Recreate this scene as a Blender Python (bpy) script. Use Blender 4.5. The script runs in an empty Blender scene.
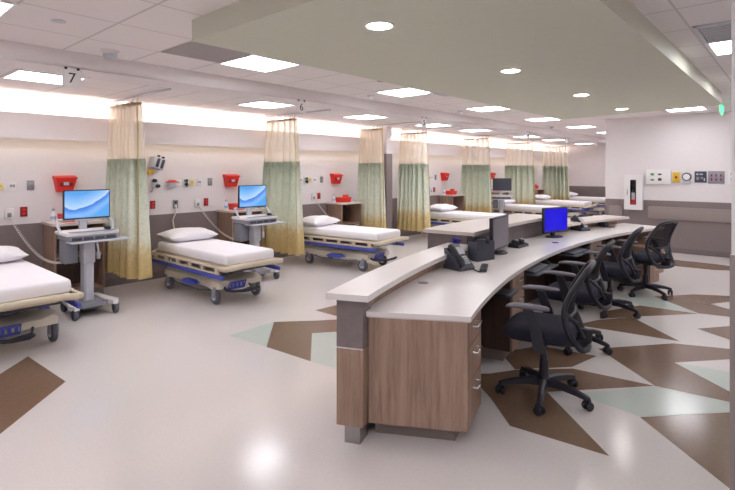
import bpy, bmesh, math, random
from mathutils import Vector, Matrix
random.seed(4)
PI = math.pi
S = bpy.context.scene
C = S.collection

# ---------------------------------------------------------------- materials
def lin(c):
    return tuple((v/12.92 if v <= .04045 else ((v+.055)/1.055)**2.4) for v in [x/255 for x in c])
def new_mat(name):
    m = bpy.data.materials.new(name); m.use_nodes = True
    nt = m.node_tree; b = nt.nodes['Principled BSDF']
    return m, nt, b
def setc(b, c, rough=.5, metal=0, spec=.5):
    b.inputs['Base Color'].default_value = (*lin(c), 1)
    b.inputs['Roughness'].default_value = rough
    b.inputs['Metallic'].default_value = metal
    b.inputs['Specular IOR Level'].default_value = spec
def N(nt, t, **kw):
    n = nt.nodes.new(t)
    for k, v in kw.items():
        if k in n.inputs: n.inputs[k].default_value = v
        else: setattr(n, k, v)
    return n
def mottled(name, c, rough=.5, scale=40, amt=.06, metal=0, spec=.5, bump=0, stretch=None):
    """base colour varied a little by noise"""
    m, nt, b = new_mat(name); setc(b, c, rough, metal, spec)
    tc = N(nt, 'ShaderNodeTexCoord'); src = tc.outputs['Object']
    if stretch:
        mp = N(nt, 'ShaderNodeMapping'); mp.inputs['Scale'].default_value = stretch
        nt.links.new(src, mp.inputs['Vector']); src = mp.outputs['Vector']
    no = N(nt, 'ShaderNodeTexNoise'); no.inputs['Scale'].default_value = scale; no.inputs['Detail'].default_value = 5
    nt.links.new(src, no.inputs['Vector'])
    mx = N(nt, 'ShaderNodeMix', data_type='RGBA')
    L = lin(c)
    mx.inputs[6].default_value = (*[v*(1-amt*2) for v in L], 1)
    mx.inputs[7].default_value = (*[min(1, v*(1+amt*2)) for v in L], 1)
    nt.links.new(no.outputs['Fac'], mx.inputs[0]); nt.links.new(mx.outputs[2], b.inputs['Base Color'])
    if bump:
        bp = N(nt, 'ShaderNodeBump'); bp.inputs['Strength'].default_value = bump; bp.inputs['Distance'].default_value = .002
        nt.links.new(no.outputs['Fac'], bp.inputs['Height']); nt.links.new(bp.outputs['Normal'], b.inputs['Normal'])
    return m
def wood(name, c1, c2, stretch=(14, 14, .9), rough=.45):
    m, nt, b = new_mat(name); setc(b, c1, rough)
    tc = N(nt, 'ShaderNodeTexCoord'); mp = N(nt, 'ShaderNodeMapping'); mp.inputs['Scale'].default_value = stretch
    nt.links.new(tc.outputs['Object'], mp.inputs['Vector'])
    n1 = N(nt, 'ShaderNodeTexNoise'); n1.inputs['Scale'].default_value = 2.2; n1.inputs['Detail'].default_value = 8; n1.inputs['Distortion'].default_value = .6
    n2 = N(nt, 'ShaderNodeTexNoise'); n2.inputs['Scale'].default_value = 14; n2.inputs['Detail'].default_value = 4
    nt.links.new(mp.outputs[0], n1.inputs['Vector']); nt.links.new(mp.outputs[0], n2.inputs['Vector'])
    ad = N(nt, 'ShaderNodeMath', operation='ADD'); nt.links.new(n1.outputs['Fac'], ad.inputs[0])
    mu = N(nt, 'ShaderNodeMath', operation='MULTIPLY'); mu.inputs[1].default_value = .35
    nt.links.new(n2.outputs['Fac'], mu.inputs[0]); nt.links.new(mu.outputs[0], ad.inputs[1])
    cr = N(nt, 'ShaderNodeValToRGB')
    cr.color_ramp.elements[0].position = .45; cr.color_ramp.elements[0].color = (*lin(c2), 1)
    cr.color_ramp.elements[1].position = .85; cr.color_ramp.elements[1].color = (*lin(c1), 1)
    nt.links.new(ad.outputs[0], cr.inputs[0]); nt.links.new(cr.outputs[0], b.inputs['Base Color'])
    return m
def emit(name, c, s):
    m, nt, b = new_mat(name); setc(b, c, .5)
    b.inputs['Emission Color'].default_value = (*lin(c), 1); b.inputs['Emission Strength'].default_value = s
    return m

def tile_mat(name, c, px, py, ox, oy):
    """acoustic tiles in a T-bar grid: grid lines every px, py metres"""
    m, nt, b = new_mat(name); setc(b, c, .9, 0, .2)
    tc = N(nt, 'ShaderNodeTexCoord'); sp = N(nt, 'ShaderNodeSeparateXYZ'); nt.links.new(tc.outputs['Object'], sp.inputs[0])
    def line(out, p, o, hw):
        a = N(nt, 'ShaderNodeMath', operation='SUBTRACT'); a.inputs[1].default_value = o - p*50; nt.links.new(out, a.inputs[0])
        d = N(nt, 'ShaderNodeMath', operation='MODULO'); d.inputs[1].default_value = p; nt.links.new(a.outputs[0], d.inputs[0])
        s = N(nt, 'ShaderNodeMath', operation='SUBTRACT'); s.inputs[1].default_value = p/2; nt.links.new(d.outputs[0], s.inputs[0])
        ab = N(nt, 'ShaderNodeMath', operation='ABSOLUTE'); nt.links.new(s.outputs[0], ab.inputs[0])
        g = N(nt, 'ShaderNodeMath', operation='GREATER_THAN'); g.inputs[1].default_value = p/2 - hw; nt.links.new(ab.outputs[0], g.inputs[0])
        return g.outputs[0]
    mx = N(nt, 'ShaderNodeMath', operation='MAXIMUM')
    nt.links.new(line(sp.outputs[0], px, ox, .008), mx.inputs[0]); nt.links.new(line(sp.outputs[1], py, oy, .010), mx.inputs[1])
    no = N(nt, 'ShaderNodeTexNoise'); no.inputs['Scale'].default_value = 160; nt.links.new(tc.outputs['Object'], no.inputs['Vector'])
    L = lin(c)
    t = N(nt, 'ShaderNodeMix', data_type='RGBA'); t.inputs[6].default_value = (*[v*.93 for v in L], 1); t.inputs[7].default_value = (*[v*1.05 for v in L], 1)
    nt.links.new(no.outputs['Fac'], t.inputs[0])
    k = N(nt, 'ShaderNodeMix', data_type='RGBA'); k.inputs[7].default_value = (*[v*.74 for v in L], 1)
    nt.links.new(t.outputs[2], k.inputs[6]); nt.links.new(mx.outputs[0], k.inputs[0]); nt.links.new(k.outputs[2], b.inputs['Base Color'])
    return m

def curtain_cloth():
    m, nt, b = new_mat('curtain cloth'); setc(b, (190, 195, 165), .85, 0, .2)
    tc = N(nt, 'ShaderNodeTexCoord'); sp = N(nt, 'ShaderNodeSeparateXYZ'); nt.links.new(tc.outputs['Object'], sp.inputs[0])
    no = N(nt, 'ShaderNodeTexNoise'); no.inputs['Scale'].default_value = 9; no.inputs['Detail'].default_value = 6
    mp = N(nt, 'ShaderNodeMapping'); mp.inputs['Scale'].default_value = (2.6, 2.6, 1)
    nt.links.new(tc.outputs['Object'], mp.inputs['Vector']); nt.links.new(mp.outputs[0], no.inputs['Vector'])
    a = N(nt, 'ShaderNodeMath', operation='MULTIPLY_ADD'); a.inputs[1].default_value = .35; a.inputs[2].default_value = -.175
    nt.links.new(no.outputs['Fac'], a.inputs[0])
    z = N(nt, 'ShaderNodeMath', operation='ADD'); nt.links.new(sp.outputs[2], z.inputs[0]); nt.links.new(a.outputs[0], z.inputs[1])
    mr = N(nt, 'ShaderNodeMapRange'); mr.inputs['From Min'].default_value = .25; mr.inputs['From Max'].default_value = 1.75
    nt.links.new(z.outputs[0], mr.inputs['Value'])
    cr = N(nt, 'ShaderNodeValToRGB'); e = cr.color_ramp.elements
    e[0].position = 0; e[0].color = (*lin((206, 182, 124)), 1)
    e[1].position = 1; e[1].color = (*lin((148, 156, 138)), 1)
    for p, c in ((.22, (218, 198, 146)), (.33, (230, 232, 212)), (.55, (220, 227, 211)), (.8, (198, 207, 189))):
        q = e.new(p); q.color = (*lin(c), 1)
    nt.links.new(mr.outputs[0], cr.inputs[0])
    # woven leaf figure
    v = N(nt, 'ShaderNodeTexNoise'); v.inputs['Scale'].default_value = 22; v.inputs['Detail'].default_value = 2; v.inputs['Distortion'].default_value = 1.5
    nt.links.new(tc.outputs['Object'], v.inputs['Vector'])
    g = N(nt, 'ShaderNodeMapRange'); g.inputs['From Min'].default_value = .5; g.inputs['From Max'].default_value = .62; g.inputs['To Max'].default_value = .14
    nt.links.new(v.outputs['Fac'], g.inputs['Value'])
    k = N(nt, 'ShaderNodeMix', data_type='RGBA'); k.inputs[7].default_value = (*lin((104, 104, 74)), 1)
    nt.links.new(cr.outputs[0], k.inputs[6]); nt.links.new(g.outputs[0], k.inputs[0]); nt.links.new(k.outputs[2], b.inputs['Base Color'])
    # a woven cloth lets some light through
    tr = N(nt, 'ShaderNodeBsdfTranslucent'); nt.links.new(k.outputs[2], tr.inputs['Color'])
    ms = N(nt, 'ShaderNodeMixShader'); ms.inputs[0].default_value = .07
    out = nt.nodes['Material Output']
    nt.links.new(b.outputs[0], ms.inputs[1]); nt.links.new(tr.outputs[0], ms.inputs[2]); nt.links.new(ms.outputs[0], out.inputs[0])
    return m
def mesh_cloth(name, c, alpha):
    m, nt, b = new_mat(name); setc(b, c, .8, 0, .2)
    tr = N(nt, 'ShaderNodeBsdfTransparent'); ms = N(nt, 'ShaderNodeMixShader')
    tc = N(nt, 'ShaderNodeTexCoord'); no = N(nt, 'ShaderNodeTexNoise'); no.inputs['Scale'].default_value = 300
    nt.links.new(tc.outputs['Object'], no.inputs['Vector'])
    mr = N(nt, 'ShaderNodeMapRange'); mr.inputs['To Min'].default_value = alpha-.15; mr.inputs['To Max'].default_value = alpha+.15
    nt.links.new(no.outputs['Fac'], mr.inputs['Value']); nt.links.new(mr.outputs[0], ms.inputs[0])
    out = nt.nodes['Material Output']
    nt.links.new(tr.outputs[0], ms.inputs[1]); nt.links.new(b.outputs[0], ms.inputs[2]); nt.links.new(ms.outputs[0], out.inputs[0])
    return m
def screen_mat(name, kind, strength):
    """picture on a lit screen, in the panel's own y / z"""
    m, nt, b = new_mat(name); setc(b, (8, 10, 16), .25)
    tc = N(nt, 'ShaderNodeTexCoord'); sp = N(nt, 'ShaderNodeSeparateXYZ'); nt.links.new(tc.outputs['Generated'], sp.inputs[0])
    cr = N(nt, 'ShaderNodeValToRGB'); e = cr.color_ramp.elements
    if kind == 'waves':
        # pale sky above blue waves
        s = N(nt, 'ShaderNodeMath', operation='SUBTRACT'); s.inputs[1].default_value = .25; nt.links.new(sp.outputs[1], s.inputs[0])
        q = N(nt, 'ShaderNodeMath', operation='POWER'); q.inputs[1].default_value = 2; nt.links.new(s.outputs[0], q.inputs[0])
        t = N(nt, 'ShaderNodeMath', operation='MULTIPLY_ADD'); t.inputs[1].default_value = -1.1; nt.links.new(q.outputs[0], t.inputs[0]); nt.links.new(sp.outputs[2], t.inputs[2])
        w = N(nt, 'ShaderNodeTexNoise'); w.inputs['Scale'].default_value = 2.4; nt.links.new(tc.outputs['Generated'], w.inputs['Vector'])
        u = N(nt, 'ShaderNodeMath', operation='MULTIPLY_ADD'); u.inputs[1].default_value = .25; nt.links.new(w.outputs['Fac'], u.inputs[0]); nt.links.new(t.outputs[0], u.inputs[2])
        nt.links.new(u.outputs[0], cr.inputs[0])
        e[0].position = 0; e[0].color = (*lin((96, 170, 240)), 1); e[1].position = 1; e[1].color = (*lin((90, 165, 235)), 1)
        for p, c in ((.2, (140, 190, 250)), (.38, (90, 150, 235)), (.46, (60, 128, 228)), (.50, (196, 220, 250)), (.62, (160, 205, 250)), (.8, (130, 186, 248))):
            k = e.new(p); k.color = (*lin(c), 1)
    else:
        a = N(nt, 'ShaderNodeVectorMath', operation='DISTANCE'); a.inputs[1].default_value = (.5, .5, .45); nt.links.new(tc.outputs['Generated'], a.inputs[0])
        nt.links.new(a.outputs['Value'], cr.inputs[0])
        e[0].position = 0; e[0].color = (*lin((96, 140, 255)), 1); e[1].position = .6; e[1].color = (*lin((26, 14, 196)), 1)
        k = e.new(.25); k.color = (*lin((40, 44, 226)), 1)
    b.inputs['Emission Strength'].default_value = strength
    nt.links.new(cr.outputs[0], b.inputs['Emission Color'])
    return m

M = {}
M['wall'] = mottled('painted wall', (228, 223, 224), .7, 18, .012, spec=.3)
M['wains'] = mottled('wainscot sheet', (130, 118, 117), .55, 30, .03)
M['wains_light'] = mottled('bumper rail vinyl', (146, 134, 132), .5, 30, .02)
M['base'] = mottled('rubber base', (118, 106, 106), .6, 30, .03)
M['floor'] = mottled('floor tile', (215, 210, 207), .17, 55, .03, spec=.45)
M['brown'] = mottled('brown floor tile', (124, 100, 82), .17, 30, .08, spec=.45)
M['mint'] = mottled('mint floor tile', (192, 203, 195), .17, 45, .03, spec=.45)
M['tile'] = tile_mat('ceiling tiles', (238, 232, 231), .62, .6, -4.35, 1.475)
M['tile_r'] = tile_mat('ceiling tiles aisle', (228, 224, 224), .6, .6, -.02, 5.0)
M['tile_b'] = tile_mat('ceiling tiles bays', (238, 233, 233), .6, .6, -6.0, 1.84)
M['gyp'] = mottled('painted gypsum', (232, 226, 226), .7, 14, .01, spec=.3)
M['green'] = mottled('olive gypsum', (206, 208, 191), .6, 10, .012, spec=.35)
M['wood'] = wood('walnut laminate', (172, 144, 126), (136, 111, 95))
M['wood_dark'] = wood('dark laminate', (92, 70, 60), (66, 50, 44))  # dark wood, also standing in for shadow on the inner pedestals
M['slate'] = mottled('slate laminate', (128, 116, 116), .5, 26, .09)
M['greywood'] = wood('grey laminate', (126, 112, 112), (104, 92, 92), (3, 3, .8))
M['quartz'] = mottled('quartz top', (230, 225, 224), .28, 220, .03)
M['edge'] = mottled('counter edge', (212, 202, 196), .4, 60, .03)
M['steel'] = mottled('brushed steel', (170, 166, 166), .32, 60, .05, 1)
M['chrome'] = mottled('chrome', (215, 215, 218), .15, 30, .02, 1)
M['toe'] = mottled('toe kick', (140, 128, 122), .4, 30, .04)
M['black'] = mottled('black plastic', (38, 37, 48), .42, 60, .05)
M['black_cloth'] = mottled('black cloth', (34, 34, 50), .9, 300, .15, bump=.3)
M['chair_mesh'] = mesh_cloth('chair mesh', (28, 27, 38), .9)
M['arm'] = mottled('arm pad', (104, 102, 112), .4, 60, .04)
M['dkgrey'] = mottled('dark grey plastic', (66, 68, 80), .45, 60, .05)
M['grey'] = mottled('grey plastic', (142, 144, 154), .45, 50, .04)
M['ltgrey'] = mottled('light grey plastic', (196, 198, 206), .4, 50, .03)
M['white'] = mottled('white plastic', (232, 230, 230), .4, 50, .015)
M['sheet'] = mottled('white sheet', (238, 236, 240), .85, 9, .02, spec=.2, bump=.25)
M['beige'] = mottled('beige plastic', (206, 194, 172), .42, 40, .04)
M['cream'] = mottled('cream plastic', (214, 206, 190), .42, 40, .03)
M['blue'] = mottled('blue plastic', (74, 84, 176), .4, 40, .05)
M['tyre'] = mottled('grey rubber', (92, 94, 104), .7, 60, .06)
M['red'] = mottled('red plastic', (226, 46, 38), .4, 40, .05)
M['dkred'] = mottled('dark red plate', (150, 28, 34), .4, 40, .04)
M['yellow'] = mottled('yellow plastic', (222, 182, 60), .45, 40, .04)
M['cork'] = mottled('pale yellow plate', (222, 212, 170), .45, 40, .03)
M['gplate'] = mottled('green plate', (80, 150, 100), .45, 40, .03)
M['cord'] = mottled('ivory cord', (222, 214, 208), .5, 40, .02)
M['cloth'] = curtain_cloth()
M['net'] = mesh_cloth('curtain net', (240, 230, 212), .5)
M['hem'] = mottled('curtain hem', (176, 158, 112), .85, 80, .06)
M['glass'] = None
m, nt, b = new_mat('clear glass'); setc(b, (250, 252, 255), .02); b.inputs['Transmission Weight'].default_value = 1; b.inputs['IOR'].default_value = 1.1; M['glass'] = m
M['violet'] = mottled('violet petals', (64, 60, 150), .7, 60, .2)
M['vent'] = mottled('vent metal', (160, 152, 152), .5, 60, .05)
M['gap'] = mottled('vent inside', (46, 44, 46), .9, 40, .05)
M['panel'] = emit('light diffuser', (250, 249, 254), 6.6)
M['panel2'] = emit('light diffuser lens', (246, 246, 255), 4.4)
M['spot'] = emit('downlight lens', (255, 250, 250), 26)
M['cove'] = emit('cove tube', (255, 250, 238), 8)
M['under'] = emit('under soffit tube', (255, 236, 200), 1.6)
M['exit'] = emit('exit letters', (60, 235, 140), 1.6)
M['exitface'] = mottled('exit sign face', (190, 225, 205), .4, 40, .02)
M['scr_wave'] = screen_mat('wave screen', 'waves', .40)
M['scr_blue'] = screen_mat('blue screen', 'blue', .5)
M['scr_off'] = mottled('unlit screen', (120, 114, 122), .35, 8, .02)
M['ink'] = mottled('black ink', (34, 34, 40), .6, 60, .03)
M['skyblue'] = mottled('pale blue label', (150, 190, 225), .5, 60, .03)

# ---------------------------------------------------------------- mesh builder
class MB:
    def __init__(s): s.bm = bmesh.new(); s.mi = 0
    def mat(s, i): s.mi = i; return s
    def _fin(s, faces):
        for f in faces: f.material_index = s.mi
    def box(s, x0, x1, y0, y1, z0, z1, bev=0, seg=2, M4=None):
        bm = s.bm; n0 = len(bm.verts)
        r = bmesh.ops.create_cube(bm, size=1); vs = r['verts']
        for v in vs:
            v.co = Vector(((x0+x1)/2 + v.co.x*(x1-x0), (y0+y1)/2 + v.co.y*(y1-y0), (z0+z1)/2 + v.co.z*(z1-z0)))
        fs = set(f for v in vs for f in v.link_faces)
        if bev:
            es = list(set(e for v in vs for e in v.link_edges))
            r = bmesh.ops.bevel(bm, geom=es, offset=bev, segments=seg, profile=.5, affect='EDGES', clamp_overlap=True)
            bm.verts.ensure_lookup_table()
            vs = list(set(r['verts']) | set(v for v in vs if v.is_valid))
            fs = set(f for v in vs for f in v.link_faces)
        s._fin(fs)
        if M4 is not None:
            for v in vs: v.co = M4 @ v.co
        return s
    def prism(s, pts, a0, a1, axis='y', M4=None):
        """pts: 2-D outline; axis the extrusion goes along. y: (x,z)  x: (y,z)  z: (x,y)"""
        def P(p, a):
            return {'y': (p[0], a, p[1]), 'x': (a, p[0], p[1]), 'z': (p[0], p[1], a)}[axis]
        bm = s.bm
        A = [bm.verts.new(P(p, a0)) for p in pts]; B = [bm.verts.new(P(p, a1)) for p in pts]
        fs = [bm.faces.new(A[::-1]), bm.faces.new(B)]
        n = len(pts)
        for i in range(n): fs.append(bm.faces.new((A[i], A[(i+1) % n], B[(i+1) % n], B[i])))
        s._fin(fs)
        if M4 is not None:
            for v in A+B: v.co = M4 @ v.co
        return s
    def loft(s, rings, close=True, cap=True):
        bm = s.bm; R = [[bm.verts.new(p) for p in r] for r in rings]; fs = []
        n = len(rings[0])
        for a, b in zip(R[:-1], R[1:]):
            for i in range(n if close else n-1):
                fs.append(bm.faces.new((a[i], a[(i+1) % n], b[(i+1) % n], b[i])))
        if cap and close:
            fs.append(bm.faces.new(R[0][::-1])); fs.append(bm.faces.new(R[-1]))
        s._fin(fs); return s
    def cyl(s, p0, p1, r0, r1=None, seg=16):
        return s.tube([p0, p1], [r0, r0 if r1 is None else r1], seg)
    def tube(s, pts, r, seg=8, closed=False, flat=None):
        pts = [Vector(p) for p in pts]; n = len(pts)
        rr = r if isinstance(r, (list, tuple)) else [r]*n
        rings = []; up = None
        for i in range(n):
            if closed: d = pts[(i+1) % n]-pts[i-1]
            else: d = pts[min(i+1, n-1)]-pts[max(i-1, 0)]
            d.normalize()
            if up is None:
                up = Vector((0, 0, 1)) if abs(d.z) < .9 else Vector((1, 0, 0))
            u = (up - d*up.dot(d))
            if u.length < 1e-4: u = d.orthogonal()
            u.normalize(); w = d.cross(u); up = u
            fx, fy = flat or (1, 1)
            rings.append([pts[i] + u*math.cos(2*PI*k/seg)*rr[i]*fx + w*math.sin(2*PI*k/seg)*rr[i]*fy for k in range(seg)])
        if closed:
            rings.append(rings[0]); return s.loft(rings, True, False)
        return s.loft(rings)
    def lathe(s, prof, c=(0, 0, 0), seg=24, M4=None):
        rings = []
        for r, z in prof:
            ring = [Vector((c[0]+max(r, .0005)*math.cos(2*PI*k/seg), c[1]+max(r, .0005)*math.sin(2*PI*k/seg), c[2]+z)) for k in range(seg)]
            if M4 is not None: ring = [M4 @ p for p in ring]
            rings.append(ring)
        return s.loft(rings)
    def ngon(s, pts):
        s._fin([s.bm.faces.new([s.bm.verts.new(p) for p in pts])]); return s
    def grid(s, fn, nu, nv):
        bm = s.bm; V = [[bm.verts.new(fn(i/nu, j/nv)) for j in range(nv+1)] for i in range(nu+1)]
        fs = [bm.faces.new((V[i][j], V[i+1][j], V[i+1][j+1], V[i][j+1])) for i in range(nu) for j in range(nv)]
        s._fin(fs); return s
    def arc(s, r0, r1, t0, t1, z0, z1, n=48, skew=0.0, cx=0.0, cy=0.0):
        """slab following the desk's curve; angles in degrees measured from -X, positive towards +Y"""
        rings = []
        for i in range(n+1):
            f = i/n; ring = []
            for (r, z) in ((r0, z0), (r1, z0), (r1, z1), (r0, z1)):
                a = t0 - skew*(r-r0)
                t = math.radians(a + (t1-a)*f)
                ring.append(Vector((cx - r*math.cos(t), cy + r*math.sin(t), z)))
            rings.append(ring)
        return s.loft(rings)
    def build(s, name, mat, parent=None, smooth=35, loc=None):
        bmesh.ops.recalc_face_normals(s.bm, faces=s.bm.faces[:]) if len(s.bm.faces) > 1 else None
        me = bpy.data.meshes.new(name); s.bm.to_mesh(me); s.bm.free()
        for q in (mat if isinstance(mat, (list, tuple)) else [mat]): me.materials.append(q)
        if smooth:
            for p in me.polygons: p.use_smooth = True
            me.set_sharp_from_angle(angle=math.radians(smooth))
        o = bpy.data.objects.new(name, me); C.objects.link(o)
        if parent: o.parent = parent
        if loc: o.location = loc
        return o

def thing(name, label, cat, loc=(0, 0, 0), rz=0, group=None):
    o = bpy.data.objects.new(name, None); C.objects.link(o)
    o.location = loc; o.rotation_euler = (0, 0, rz); o.empty_display_size = .1
    return tag(o, label, cat, group)
def tag(o, label, cat, group=None):
    o['label'] = label; o['category'] = cat
    if group: o['group'] = group
    return o
def struct(o):
    o['kind'] = 'structure'; return o
def dup(root, loc, rz, label, group=None):
    r = root.copy(); C.objects.link(r); r.location = loc; r.rotation_euler = (0, 0, rz); r['label'] = label
    if group: r['group'] = group
    for ch in list(root.children):
        c = ch.copy(); C.objects.link(c); c.parent = r
        for g in list(ch.children):
            d = g.copy(); C.objects.link(d); d.parent = c
    return r
def text_mesh(name, s, size, mat, parent, M4, extr=.001):
    cu = bpy.data.curves.new(name, 'FONT'); cu.body = s; cu.size = size; cu.extrude = extr; cu.align_x = 'CENTER'; cu.align_y = 'CENTER'
    t = bpy.data.objects.new('tmp', cu); C.objects.link(t)
    bpy.context.view_layer.update()
    me = bpy.data.meshes.new_from_object(t); bpy.data.objects.remove(t)
    me.transform(M4); me.materials.clear(); me.materials.append(mat)
    o = bpy.data.objects.new(name, me); C.objects.link(o); o.parent = parent
    return o
def face_mat(origin, xdir, normal):
    """matrix that lays text on a wall: text x along xdir, up = +Z, facing normal"""
    x = Vector(xdir); z = Vector(normal); y = Vector((0, 0, 1))
    return Matrix(((x.x, y.x, z.x, origin[0]), (x.y, y.y, z.y, origin[1]), (x.z, y.z, z.z, origin[2]), (0, 0, 0, 1)))

# ---------------------------------------------------------------- camera (24 mm lens shifted down, 1.6 m up)
YAW = math.atan(432.5/490); sn, cs = math.sin(YAW), math.cos(YAW)
cam = bpy.data.cameras.new('camera'); co = bpy.data.objects.new('camera', cam); C.objects.link(co)
co.location = (0, 0, 1.6); co.rotation_euler = (PI/2, 0, YAW)
cam.sensor_width = 36; cam.lens = 24; cam.shift_y = -75/735; cam.clip_start = .05
S.camera = co
def fl(px, py, z=0.0):
    """floor point surveyed from the photograph"""
    d = 490*(1.6-z)/(py-170); l = d*(px-367.5)/490
    return (-sn*d+cs*l, cs*d+sn*l)

# ---------------------------------------------------------------- room shell
XL, XS, XR, Y0, Y1 = -7.12, -4.93, 2.6, -3.5, 19.7
H, HB = 2.67, 2.53
f = MB()
f.box(XL-.2, XR+.2, Y0-.2, Y1+.2, -.1, 0)
def patch(pts, mi, z):
    f.mat(mi)
    P = [fl(*p) for p in pts]
    a = sum(P[i][0]*P[(i+1) % len(P)][1]-P[(i+1) % len(P)][0]*P[i][1] for i in range(len(P)))
    if a < 0: P = P[::-1]
    f.ngon([(x, y, z) for x, y in P])
B, G, W = 1, 2, 0
patch([(28, 356.5), (65.7, 381.6), (0, 434.3), (-60, 482), (-60, 412)], B, .001)
patch([(274, 322), (318, 320.5), (385, 317), (385, 330), (312, 333.4), (310.6, 361.4), (266.5, 347)], B, .001)
patch([(229, 335.5), (274, 322), (266.5, 347)], G, .0014)
patch([(312, 333.4), (380, 329), (380, 380), (336, 369), (310.6, 361.4)], G, .0015)
patch([(315, 310.4), (345, 303), (375, 301), (375, 322), (336, 316)], B, .0011)
patch([(440, 374), (490, 373.6), (515, 370), (572.5, 368.6), (655, 386), (547, 392), (609.5, 456.3), (510, 426), (490, 397.4), (470, 376)], B, .001)
patch([(575, 393.5), (655, 386.3), (730, 402.8), (760, 408), (760, 409), (730, 412), (640, 417)], G, .0014)
patch([(640, 417.3), (730, 412.5), (790, 409), (800, 560), (730, 489)], B, .001)
patch([(598, 348.6), (673.5, 343.4), (730, 349), (800, 356), (800, 420), (730, 402.2), (655, 386)], B, .001)
patch([(674.5, 362.7), (730, 359.5), (800, 356), (800, 390), (730, 372)], W, .0018)
patch([(674.5, 362.7), (730, 372), (800, 390), (800, 415), (730, 392)], G, .0018)
patch([(598, 320), (631.5, 317), (680, 341.5), (615, 331), (575, 325)], B, .001)
patch([(697, 328.7), (730, 326), (800, 322), (800, 360), (730, 340)], B, .001)
patch([(654, 296.4), (694, 294.4), (730, 296), (800, 300), (800, 327), (730, 317), (698.7, 313.5)], B, .001)
patch([(710, 304), (730, 302), (800, 297), (800, 330), (730, 309.5)], W, .0018)
patch([(615, 294.4), (654, 296.4), (698.7, 313.5), (640, 305)], G, .0014)
patch([(600, 312), (640, 305.5), (698.7, 313.8), (640, 316.5), (600, 319)], B, .001)
patch([(655, 261), (671.5, 259.5), (714, 264), (730, 266), (780, 272), (780, 271), (730, 270.6), (714, 270), (671.5, 265.7)], B, .001)
patch([(500, 352), (540, 346), (597, 356), (572, 367), (515, 369.5)], B, .001)
struct(f.build('floor', [M['floor'], M['brown'], M['mint']], smooth=0))

def wall(name, x0, x1, y0, y1, face, zw=.93, top=H):
    """wall box with a wainscot sheet proud of the visible face"""
    m = MB(); m.box(x0, x1, y0, y1, 0, top)
    m.mat(1); t = .008
    if face == '+x': m.box(x1, x1+t, y0, y1, .1, zw)
    if face == '-x': m.box(x0-t, x0, y0, y1, .1, zw)
    if face == '-y': m.box(x0, x1, y0-t, y0, .1, zw)
    if face == '+y': m.box(x0, x1, y1, y1+t, .1, zw)
    m.mat(2); t = .014
    if face == '+x': m.box(x1, x1+t, y0, y1, 0, .1)
    if face == '-x': m.box(x0-t, x0, y0, y1, 0, .1)
    if face == '-y': m.box(x0, x1, y0-t, y0, 0, .1)
    if face == '+y': m.box(x0, x1, y1, y1+t, 0, .1)
    return struct(m.build(name, [M['wall'], M['wains'], M['base']], smooth=0))
wall('wall_left', XL-.15, XL, Y0, Y1, '+x', .94, 2.75)
wall('wall_far', XL, -2.92, Y1, Y1+.15, '-y', .98, 2.75)
wall('wall_back', XL, XR, Y0-.15, Y0, '+y', .93, 2.75)
wall('wall_right', XR, XR+.15, Y0, 11.2, '-x', .93, 2.75)
wall('wall_nook', -3.07, XR, 11.05, 11.2, '-y', 1.0, 2.75)
wall('wall_return', -3.07, -2.92, 11.2, Y1, '-x', .93, 2.75)
# wall end at the right edge of the view, with its corner guard
m = MB(); m.box(-.23, XR, 2.72, 3.1, 0, 2.67)
m.mat(1); m.box(-.236, -.18, 2.714, 3.106, 0, 1.22); m.mat(2); m.box(-.18, XR, 2.71, 2.72, 0, 1.0)
struct(m.build('wall_corner', [M['wall'], M['wains_light'], M['wains']], smooth=0))
# pier between the third and fourth bays
m = MB(); m.box(XL, -6.6, 8.09, 8.26, 0, HB); m.mat(1)
m.box(XL, -6.592, 8.082, 8.268, .1, .94); m.box(-6.66, -6.588, 8.078, 8.272, .94, 1.95)
struct(m.build('wall_pier', [M['wall'], M['wains']], smooth=0))

m = MB(); m.box(XS, -1.6, Y0, Y1, H, H+.1); struct(m.build('ceiling', M['tile'], smooth=0))
m = MB(); m.box(-1.6, XR, Y0, 11.2, H, H+.1); struct(m.build('ceiling', M['tile_r'], smooth=0))
m = MB(); m.box(XL, XS-.0, Y0, Y1, HB, H+.1); struct(m.build('ceiling', [M['tile_b']], smooth=0))
m = MB(); m.box(XS, XS+.012, Y0, Y1, HB-.005, H); m.box(XS-.34, XS+.012, Y0, Y1, HB-.012, HB-.0005); struct(m.build('trim_1', M['gyp'], smooth=0))
# soffit with the cove light above it
m = MB()
for a, b_ in ((Y0, 8.09), (8.26, Y1)):
    m.box(XL, -6.93, a, b_, 1.995, 2.03); m.box(-6.93, -6.9, a, b_, 1.972, 2.28)
struct(m.build('trim_2', M['gyp'], smooth=0))
# olive dropped ceiling over the desk
m = MB()
m.prism([(-3.25, 1.79), (-.81, 1.79), (-.81, 8.35), (-.86, 8.5), (-3.25, 9.0)], 2.517, 2.67, 'z')
struct(m.build('ceiling', [M['green'], M['green']], smooth=0))

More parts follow.
